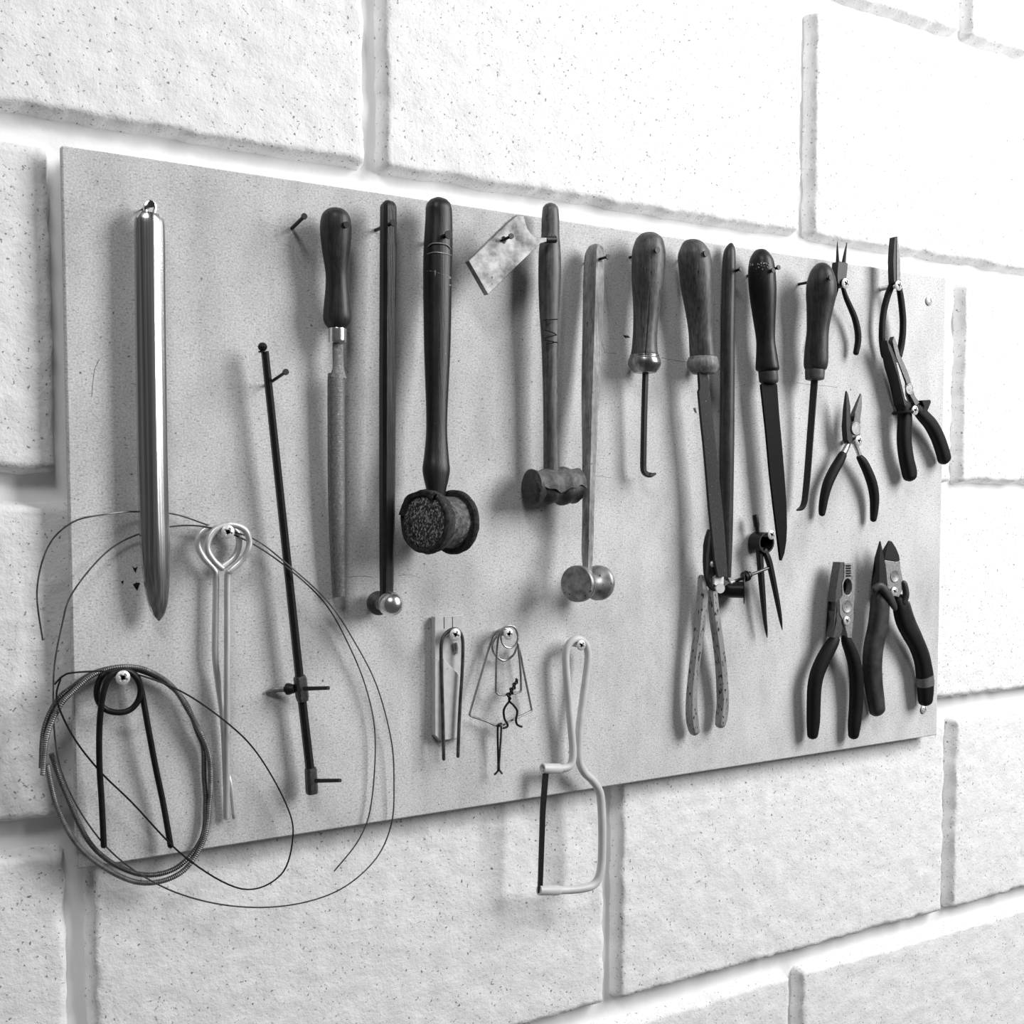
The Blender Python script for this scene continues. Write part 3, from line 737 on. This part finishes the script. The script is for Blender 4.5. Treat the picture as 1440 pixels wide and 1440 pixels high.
t = thing('flat_nose_pliers', 'slim black pliers with closed jaws reaching above the board, near its top right', 'pliers', 1262, 400)
obj('jaw', plate([(1258.6, 333), (1260.4, 332.5), (1260.6, 400), (1256.8, 398), (1255.8, 367), (1256.8, 350)], .0185, .0065), 'steel_black', t, bevel=.0004)
obj('jaw', plate([(1261, 332.3), (1262.7, 332.5), (1264.2, 350), (1266.3, 369), (1266.2, 392), (1264, 404), (1261, 402)], .019, .0065), 'steel_dark', t, bevel=.0004)
grip(t, 'handle', [(1256.5, 390, .0155, 4), (1253.5, 402, .014, 4.4), (1248, 416.7, .012, 4.5), (1243.3, 435, .010, 4.5), (1240.6, 456, .009, 4.4), (1240.3, 477, .008, 4.5), (1242, 494, .007, 4.3), (1243.6, 501, .007, 4)], 'rubber', .8)
grip(t, 'handle', [(1262.5, 394, .0165, 3.6), (1264.5, 406, .0155, 4.2), (1266.7, 419, .0145, 4.6), (1268.6, 435, .0135, 4.7), (1269.8, 452, .0125, 4.7), (1269.2, 471, .0115, 4.7), (1267, 487.5, .0105, 4.7), (1264.5, 500, .0105, 4.4)], 'rubber', .8)

t = thing('guarded_pliers', 'long-nose pliers with shiny ridged black grips and finger guards, tilted at right edge', 'pliers', 1285, 577)
obj('jaw', plate(z5((485, 398), (545, 482), (608, 640), (640, 712), (690, 850), (745, 1005), (752, 1180), (790, 1300), (850, 1400), (800, 1440), (740, 1330), (705, 1150), (672, 1010), (640, 900), (600, 770), (560, 640), (510, 510)), .0195, tap(1255, 478, 515, .005, .0125)), 'steel_black', t, bevel=.0005)  # black steel here stands in for the jaw's shaded left side
obj('lit_jaw_face', plate(z5((618, 722), (640, 716), (690, 850), (745, 1005), (752, 1180), (792, 1295), (745, 1250), (700, 1060), (652, 860)), .0199, .003), 'steel_worn', t, bevel=.0003)  # paler strip laid on the jaw, paints its lit front
obj('jaw', plate(z5((590, 340), (640, 470), (665, 590), (720, 700), (780, 830), (820, 950), (862, 1100), (890, 1200), (960, 1300), (900, 1340), (850, 1240), (800, 1150), (765, 1000), (690, 780), (622, 640), (590, 520), (566, 400)), .0175, tap(1262, 473, 530, .004, .0095)), 'steel_dark', t, bevel=.0005)
obj('pivot', stud(1277.5, 547, .0185, 0.0022, [(0, .0055), (.7, .0055), (1, .005), (1, .0035), (.9, .0033), (.95, .0001)]), 'steel_worn', t)
g1 = grip(t, 'grip', [(1272, 570, .015, 8.6), (1272.5, 590, .0145, 9.4), (1271.5, 607, .014, 9.4), (1271.8, 624, .013, 9.6), (1274.5, 645, .012, 9.8), (1278.3, 662, .011, 10), (1279.3, 669, .011, 9.4)], 'rubber', .8, soft(3))
obj('finger_guard', lathe3(P(1269.5, 577.5, .0145), P(1269.8, 582.5, .0145), [(0, .002), (0, .009), (.5, .0105), (1, .009), (1, .002)], 24), 'rubber', g1)
g2 = grip(t, 'grip', [(1284, 570, .0145, 5), (1291, 577, .0145, 7.5), (1298, 584.6, .014, 8.6), (1308.8, 597, .013, 9.2), (1318, 614, .012, 9.2), (1324.5, 632, .011, 9.2), (1328, 645, .010, 9.2)], 'rubber', .8, soft(3))
obj('finger_guard', plate(z1((1230, 1262), (1290, 1258), (1294, 1275), (1270, 1335), (1235, 1345), (1246, 1300)), .019, .010), 'rubber', g2, bevel=.0006)

t = thing('needle_nose_pliers', 'small open needle-nose pliers with matt black sleeves, below the round-nose pair', 'pliers', 1205, 620)
obj('jaw', plate(z2((722, 142), (732, 160), (748, 245), (749, 400), (765, 470), (745, 500), (728, 470), (722, 380), (722, 260)), .0165, tap(1195, 550, 590, .0012, .006)), 'steel_black', t, bevel=.0003)
obj('jaw', plate(z2((820, 158), (826, 175), (827, 250), (815, 330), (812, 380), (815, 440), (790, 470), (758, 455), (752, 400), (765, 350), (790, 345), (776, 312), (778, 290), (800, 220)), .0165, tap(1207, 553, 590, .0012, .006)), 'steel_dark', t, bevel=.0003)
obj('pivot', stud(1202.5, 602.5, .0162, 0.0020, [(0, .0062), (.7, .0062), (1, .0055), (1, .0001)]), 'steel_worn', t)
obj('tang', rod([(1196, 614, .013, 3), (1191, 628, .0125, 3.6), (1184, 642, .012, 4.2)], .7, rrect(.4), 4), 'chrome', t)
obj('tang', rod([(1201, 622, .013, 3.4), (1206, 633, .0125, 3), (1211, 648, .012, 3)], .7, rrect(.4), 4), 'chrome', t)
grip(t, 'grip', [(1184.8, 640, .012, 6), (1179.5, 650, .0115, 7), (1173, 661, .011, 7.2), (1164.5, 679, .010, 7.2), (1159.5, 697, .009, 6.4), (1156.8, 713.8, .008, 5.6), (1156, 722, .008, 4.6)], 'rubber')
grip(t, 'grip', [(1208.5, 643, .012, 4.6), (1213, 649, .0118, 6.2), (1219.5, 661.7, .0115, 6.8), (1226.3, 680, .0105, 7.2), (1229.6, 699, .0095, 6.8), (1229.3, 718, .0085, 5.8), (1228.2, 730, .008, 4.6)], 'rubber')

t = thing('combination_pliers', 'square-nosed worn combination pliers with long dull black handles, at lower right', 'pliers', 1188, 870)
obj('jaw', plate(z3((683, 243), (705, 243), (703, 350), (688, 380), (690, 470), (672, 510), (672, 575), (694, 600), (697, 690), (680, 752), (632, 752), (655, 640), (650, 575), (664, 575), (664, 512), (648, 512), (652, 440), (668, 330)), .0188, .0095), 'steel_dark', t, bevel=.0005)
obj('jaw', plate(z3((708, 243), (765, 245), (777, 340), (778, 480), (771, 560), (772, 620), (757, 755), (730, 755), (715, 690), (700, 640), (676, 590), (674, 500), (694, 470), (692, 385), (706, 350)), .0195, .0085,
    [z3(*circ(730, 410, 29, 56, 22))]), 'steel_worn', t, bevel=.0005)
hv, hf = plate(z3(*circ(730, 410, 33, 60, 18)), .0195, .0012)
obj('hole_shade', ([v + Vector((0, .0068, 0)) for v in hv], hf), 'dark_void', t)  # black disc added behind the hole to paint the shade inside it
obj('pivot', stud(1190.6, 852.5, .0190, 0.0013, [(0, .0066), (.7, .0066), (1, .006), (1, .0001)]), 'steel_worn', t)
for i in range(5):
    yy = 262 + i * 17
    obj('tooth', plate(z3((722, yy), (752, yy), (752, yy + 9), (722, yy + 9)), .0202, .001), 'dark_void', t)
grip(t, 'grip', [(1174, 899, .0155, 7.4), (1171, 904, .0155, 8.6), (1165, 914, .015, 9.6), (1156.9, 929, .014, 10.1), (1149, 948, .013, 10), (1145.3, 967, .012, 9.8), (1144.2, 990, .011, 9.6), (1143.7, 1015, .010, 9.2), (1142.8, 1033, .0095, 7.6)], 'rubber')
grip(t, 'grip', [(1189, 897, .015, 6.5), (1191, 903, .0148, 7.6), (1195.5, 914, .0142, 8.6), (1201.3, 932, .0135, 9.4), (1204.2, 952.5, .0125, 9.8), (1204.4, 973, .0115, 9.8), (1203.4, 996, .0105, 9.6), (1201.6, 1017, .010, 9.2), (1200.4, 1033, .0095, 7.6)], 'rubber')

t = thing('diagonal_cutters', 'diagonal cutters with thick grey two-tone grips and short angled jaws, lower right corner', 'cutters', 1255, 832)
obj('jaw', plate(z3((952, 100), (972, 195), (992, 290), (996, 370), (985, 420), (940, 430), (944, 365), (952, 300), (945, 210)), .0195, tap(1238, 760, 800, .0015, .0095)), 'steel_black', t, bevel=.0006)
jw = obj('jaw', plate(z3((978, 228), (1020, 234), (1062, 240), (1084, 234), (1089, 290), (1106, 370), (1100, 430), (1076, 480), (1040, 470), (1000, 420), (992, 330)), .0195, .0090), 'steel_worn', t, bevel=.0005)
obj('cutting_edge', plate(z3((1013, 97), (1030, 102), (1055, 140), (1078, 195), (1084, 232), (1062, 239), (1020, 233), (978, 226), (988, 165)), .0190, tap(1250, 760, 790, .002, .0085)), 'steel_black', jw, bevel=.0006)
obj('pivot', stud(1257.5, 810, .0190, 0.0015, [(0, .0062), (.7, .0062), (1, .0055), (1, .0001)]), 'steel_worn', t)
g1 = grip(t, 'grip', [(1237, 833, .0155, 9.5), (1237, 842, .0155, 12.2), (1237, 857, .0155, 13), (1234.4, 881.7, .015, 13.4), (1229, 906.7, .014, 13.2), (1226.6, 931.7, .013, 13), (1227.8, 956.7, .012, 12.4), (1230.8, 979.6, .011, 11.8), (1233.4, 998, .0105, 11)], 'grip', .75, soft(2.8, 18))
obj('finger_guard', rod([(1229, 829, .021, 4.5), (1238, 824, .023, 5.2), (1248, 835, .0235, 6), (1256, 850, .022, 5), (1259, 856, .021, 3.4)], .7, soft(2.5), 5, 'round'), 'grip', g1)
g2 = grip(t, 'grip', [(1264, 843, .0145, 9), (1266.5, 852.5, .0145, 10.8), (1271, 873, .0142, 11.2), (1279.6, 890, .0138, 11.4), (1289, 906.7, .0130, 11.2), (1296.4, 927.5, .0122, 11), (1300.2, 948, .0115, 11.6), (1301.3, 969, .011, 11.2), (1301.3, 985, .0105, 9.8)], 'rubber', .75, soft(2.8, 18))
obj('finger_guard', rod([(1271, 848, .019, 4), (1274, 836, .020, 4.6), (1272, 822, .020, 4), (1270.5, 819, .020, 3)], .8, soft(2.5), 5, 'round'), 'grip', g2)
obj('grip_rim', rod([(1276.5, 848, .0175, 3), (1283, 870, .017, 3.4), (1293, 893, .016, 3.4), (1304, 920, .0145, 3.2), (1309.5, 946, .0135, 2.6)], .8, soft(2.5), 5, 'round'), 'grip', g2)
obj('tape_band', rod([(1300, 950.5, .0115, 12.2), (1300.8, 957, .0113, 12.2), (1301.2, 964, .0111, 12)], .76, soft(2.8, 18), 2), 'band', g2)

# ------------------------------------------------------------------ 25 tin snips and the peg they hang on
z7 = Z(880, 740)
pb = P(1012, 829, .004); pd = (pb - CAM).cross(Vector((0, 0, -1))).normalized()
if pd.x < 0: pd = -pd
pe = pb + pd * .0205
obj('peg', join(lathe3(pb - pd * .002, pe, [(0, .0005), (0, .0066), (.3, .0070), (.9, .0072), (1, .0072), (1, .0005)], 24),
    lathe3(pe + Vector((0, 0, .001)), pe + pd * .0010 + Vector((0, 0, .001)), [(0, .0005), (0, .0130), (.5, .0135), (1, .0132), (1, .0005)], 32)), 'steel_black', board)
t = thing('tin_snips', 'tin snips with dark curved blades and chipped pale handles', 'snips', 1000, 830)
obj('blade', plate(z7((577, 18), (560, 70), (548, 130), (545, 240), (550, 320), (568, 400), (600, 440), (630, 420), (600, 340), (575, 250), (572, 140)), .0165, .0055), 'steel_black', t, bevel=.0007)
obj('blade', plate(z7((588, 20), (600, 130), (606, 250), (640, 345), (700, 360), (705, 385), (648, 420), (610, 440), (580, 400), (556, 340), (560, 200), (572, 90)), .0195, .0035), 'steel_dark', t, bevel=.0005)
obj('rivet', stud(1001.3, 793, .0190, .0025, [(0, .0028), (.5, .0028), (1, .0015), (1, .0001)], 14), 'zinc', t)
obj('nut', stud(1008, 816, .0192, .0030, [(0, .0001), (0, .0060), (1, .0060), (1, .0001)], 6), 'zinc', t)
obj('pin', lathe3(P(1000, 825, .012), P(1013.3, 827.5, .028), [(0, .0014), (.9, .0014), (.9, .0042), (1, .0042), (1, .0003)], 18), 'zinc', t)
grip(t, 'handle', [(986, 812, .0130, 4.2), (987.6, 840, .013, 7), (983.2, 886, .012, 6.8), (977.6, 927.5, .011, 6.6), (973.4, 969, .010, 6.8), (972.6, 1000, .0095, 7.4), (974.2, 1017, .009, 7.6), (977, 1028, .009, 6.6)], 'paint_chip', .9, rrect(.4), 'round')
grip(t, 'handle', [(1002, 832, .013, 6), (1004.6, 865, .013, 6.8), (1009, 896, .012, 6.8), (1013, 927.5, .011, 7), (1015.5, 958.8, .010, 7.4), (1016.4, 990, .009, 7.6), (1014.6, 1008, .009, 7.6), (1013, 1018, .009, 6.6)], 'paint_chip', .9, rrect(.4), 'round')

# ------------------------------------------------------------------ 26 spring dividers
t = thing('spring_dividers', 'black spring dividers with a ring head and two pointed legs, hung on a screw', 'dividers', 1075, 755)
obj('handle_stub', lathe3(P(1061.7, 724, .010), P(1065.5, 749, .010), [(0, .0005), (0, .0024), (.1, .0027), (.6, .0027), (.75, .0019), (1, .0017)], 16), 'steel_black', t)
c0, c1_ = P(1062.5, 762.5, .0035), P(1076.5, 761.5, .0165)
kx, ky, kz = K(c1_)
c1_.x = c0.x = c0.x + 0.0
c1_ = Vector((c0.x, c0.y - .0140, c0.z))
Ro = 14.6 / scale_at(c1_)
obj('spring_ring', lathe3(c0, c1_, [(0, Ro * .84), (0, Ro), (1, Ro), (1, Ro * .84), (0, Ro * .84)], 36), 'steel_black', t)
obj('leg', rod([(1068, 770, .012, 4.6), (1069, 790, .012, 4.2), (1070, 805, .0115, 4), (1072.8, 840, .0105, 3.6), (1075.3, 868, .0095, 2.6), (1077.4, 885, .009, 1.9), (1078.8, 897, .009, .4)], .9, rrect(.35), 4), 'steel_black', t)
obj('leg', rod([(1074.5, 772, .015, 3.2), (1079, 783, .015, 4), (1083, 796, .0145, 3.9), (1088.5, 822, .0135, 3.5), (1094, 850, .0125, 3), (1097.8, 872, .0115, 2), (1100, 886, .011, .4)], .9, rrect(.35), 4), 'steel_black', t)
k = obj('adjusting_screw', cyl(P(1086, 796.5, .0145), P(1028, 819.5, .013), .0014), 'steel_dark', t)
obj('screw_tip', cyl(P(1032, 818, .0131), P(1026.5, 820, .0129), .0019), 'zinc', k)
obj('knurled_nut', lathe3(P(1055.5, 807.5, .0138), P(1045, 812, .0134), [(0, .0015), (.05, .0028), (.35, .0028), (.4, .0046), (.55, .0048), (.6, .0038), (.68, .0048), (.9, .0046), (.95, .002), (1, .0015)], 20), 'steel_black', k)

# ------------------------------------------------------------------ 27 strip and hairpin
t = thing('slotted_strip', 'pale grey flat strip against the board, behind the U-shaped wire hairpin', 'strip', 630, 890)
obj('strip_body', plate([(611.5, 867.5), (651, 864.5), (651, 1037), (642, 1039.5), (620, 1042.5), (611.5, 1034)], .0065, .0055), 'strip', t, bevel=.0008)
obj('overlay', plate([(623.5, 926), (649, 953), (648, 1036), (640, 1039), (623, 1041)], .0092, .0027), 'strip', t, bevel=.0003)
obj('slot_plug', rod([(640.5, 905, .0078, 3.5), (642, 912, .0078, 3.8), (641.5, 918, .0078, 3)], .4, soft(2.5), 4, 'round'), 'strip', t)
for xx in (624.6, 636.4):
    obj('score_line', wire([(xx, 867.5, .0066), (xx + .2, 884, .0066)], .00025, 2, 6), 'steel_dark', t)
hp = [(624, 1068, .0125), (622.6, 1006.7, .0125), (620.8, 944, .0125), (620.3, 911, .0125), (623, 896.5, .0125), (630.6, 887.5, .0125), (640, 884.3, .0125), (647, 889.5, .0125), (650.6, 900, .0125), (650.8, 923, .0125), (649.4, 954.6, .0125), (647.3, 985.8, .0125), (645.2, 1027.5, .0125), (644, 1064, .0125)]
tag(obj('wire_hairpin', wire(hp, .00135, 6, 10), 'wire'), 'plain U-shaped grey wire hairpin hung over a screw on the pale strip', 'wire hook')

# ------------------------------------------------------------------ 28 wire hangers
z8 = Z(590, 840)
oc = [(718, 899), (706, 897), (697, 904), (693, 915), (698, 924), (708, 929.5), (719, 927), (727, 917), (728, 908)]
out_ = [(714, 884, .0075), (703, 885.5, .0075), (694, 893, .0075), (688, 910, .0075), (673.5, 958.8, .0075), (661, 1001.5, .0075), (660.6, 1005, .0075), (664, 1007.5, .0075), (683, 1013.8, .008), (702.5, 1020.8, .009),
        (724, 1010.5, .0085), (744.5, 1001, .0075), (747.3, 998, .0075), (746.6, 993, .0075), (736.5, 944, .0075), (728.8, 909, .007), (722, 921, .0065), (709, 929, .006), (697, 922, .006), (692, 909, .006), (697, 897, .006), (708, 889, .0065)]
tag(obj('wire_hanger', wire(out_, .0009, 6, 8), 'wire_light'), 'wide kite-shaped bent wire hanger around a smaller wire loop', 'wire hanger')
inn = [(727.5, 892, .0125), (724, 882.5, .0125), (715, 880.2, .0125), (706, 885, .0125), (701.5, 893, .012), (699.5, 905, .0115), (698.2, 925, .011), (697.3, 967, .011), (698.5, 974, .011), (702.5, 977, .011), (711, 977, .011), (727, 974.2, .011), (731.8, 972, .011), (732.7, 966, .011), (731.6, 938, .011), (728, 903, .0115)]
tag(obj('wire_loop', wire(inn, .0009, 6, 8), 'wire_light'), 'narrow oblong bent wire loop inside the kite-shaped hanger', 'wire hanger')
cr = [(716.2 + 12 * math.cos(a), 895.5 + 15.6 * math.sin(a), .0150) for a in [2 * math.pi * i / 24 for i in range(25)]]
tag(obj('wire_ring', wire(cr, .00075, 2, 8), 'wire_light'), 'small round wire ring circling the screw above the bent hangers', 'ring')
t = thing('twisted_wire_clip', 'twisted black wire clip with two curved feet, tied to the oblong loop', 'wire clip', 716, 985)
tw = []
for i in range(41):
    f_ = i / 40; x = 714.5 + (727.5 - 714.5) * f_; y = 981 + (955.5 - 981) * f_; a = f_ * 22
    r = (3.6 - 2.2 * f_)
    tw.append((x + r * math.cos(a) * .9, y + r * math.cos(a) * .5, .0115 + .0013 * math.sin(a)))
obj('twist', wire(tw, .0009, 2, 8), 'wire_dark', t)
obj('twist', wire([(x * 2 - (714.5 + 13 * (i / 40)) * 1 - (x - (714.5 + 13 * (i / 40))) * 2, 2 * (981 - 25.5 * i / 40) - y, .0230 - d) for i, (x, y, d) in enumerate(tw)], .0009, 2, 8), 'wire_dark', t)
obj('foot', wire([(716, 979, .0115), (716, 986, .0115), (711, 993, .0115), (708.3, 1000, .0115), (709.5, 1010.8, .0115), (713.5, 1018, .0115), (713, 1022, .0115), (707.7, 1024, .0115)], .0009, 6, 8), 'wire_dark', t)
obj('foot', wire([(716, 979, .0118), (716.5, 986, .0118), (722, 991.5, .0118), (727.3, 1000, .0118), (725.6, 1012, .0118), (727.5, 1019, .0118), (733.8, 1022, .0118)], .0009, 6, 8), 'wire_dark', t)
t = thing('split_pin', 'thin dark forked pin dangling from the bottom corner of the wire hanger', 'pin', 702, 1022)
obj('strand', wire([(705, 1017.5, .0075), (701.5, 1019, .0105), (699.8, 1026, .0095), (700.3, 1058.8, .008), (700.6, 1081, .008), (699, 1085.5, .008), (695.6, 1089, .008)], .00085, 6, 8), 'wire_dark', t)
obj('strand', wire([(701, 1018.5, .0075), (704, 1020.5, .0105), (704.8, 1027.5, .0095), (702.9, 1058.8, .0085), (701.9, 1079.6, .0085), (703, 1084, .0085), (706.2, 1087.7, .0085)], .00085, 6, 8), 'wire', t)

# ------------------------------------------------------------------ 29 small hacksaw
t = thing('small_hacksaw', 'small hacksaw with pale bent-rod frame, hung over the bottom edge of the board', 'hacksaw', 815, 905)
obj('frame', rod([(787, 1081, .012, 5.4), (795, 1080, .012, 5.6), (801, 1077, .012, 5.6), (804.8, 1069, .012, 5.5), (805.4, 1050, .012, 5.4), (800.8, 996, .012, 5.4), (796.4, 944, .012, 5.3), (795.8, 920, .012, 5.2), (799, 907.5, .012, 5.2), (806.5, 900, .012, 5.2), (815.5, 898.8, .012, 5.2), (823.3, 905.5, .012, 5.2), (826.7, 918, .012, 5.2), (826.3, 934, .012, 5.3), (821, 975.4, .012, 5.4), (815.5, 1017, .012, 5.4), (813.6, 1048, .012, 5.4), (815, 1071, .012, 5.6), (822, 1086.5, .012, 5.7), (833.8, 1098, .012, 5.8), (842.5, 1112, .012, 5.8), (845.5, 1130, .012, 5.9), (847, 1175, .012, 5.9), (845, 1222, .012, 5.9), (836, 1243, .012, 5.9), (815, 1250, .012, 5.8), (785, 1252, .012, 5.6)], 1.0, ell(16), 6), 'white_tube', t)
obj('ferrule', lathe3(P(762.5, 1080.6, .012), P(789, 1081, .012), [(.22, .0012), (0, .0030), (0, .0038), (.02, .0041), (.9, .0041), (.95, .0037), (1, .0033)], 22), 'white_tube', t)
obj('ferrule', lathe3(P(758, 1252, .012), P(787, 1252, .012), [(0, .001), (0, .0039), (.9, .0041), (1, .0033)], 22), 'white_tube', t)
obj('blade', plate([(764.5, 1084), (772, 1084), (767.5, 1140), (763, 1256), (757, 1256), (760.5, 1140)], .0128, .0014), 'steel_black', t)
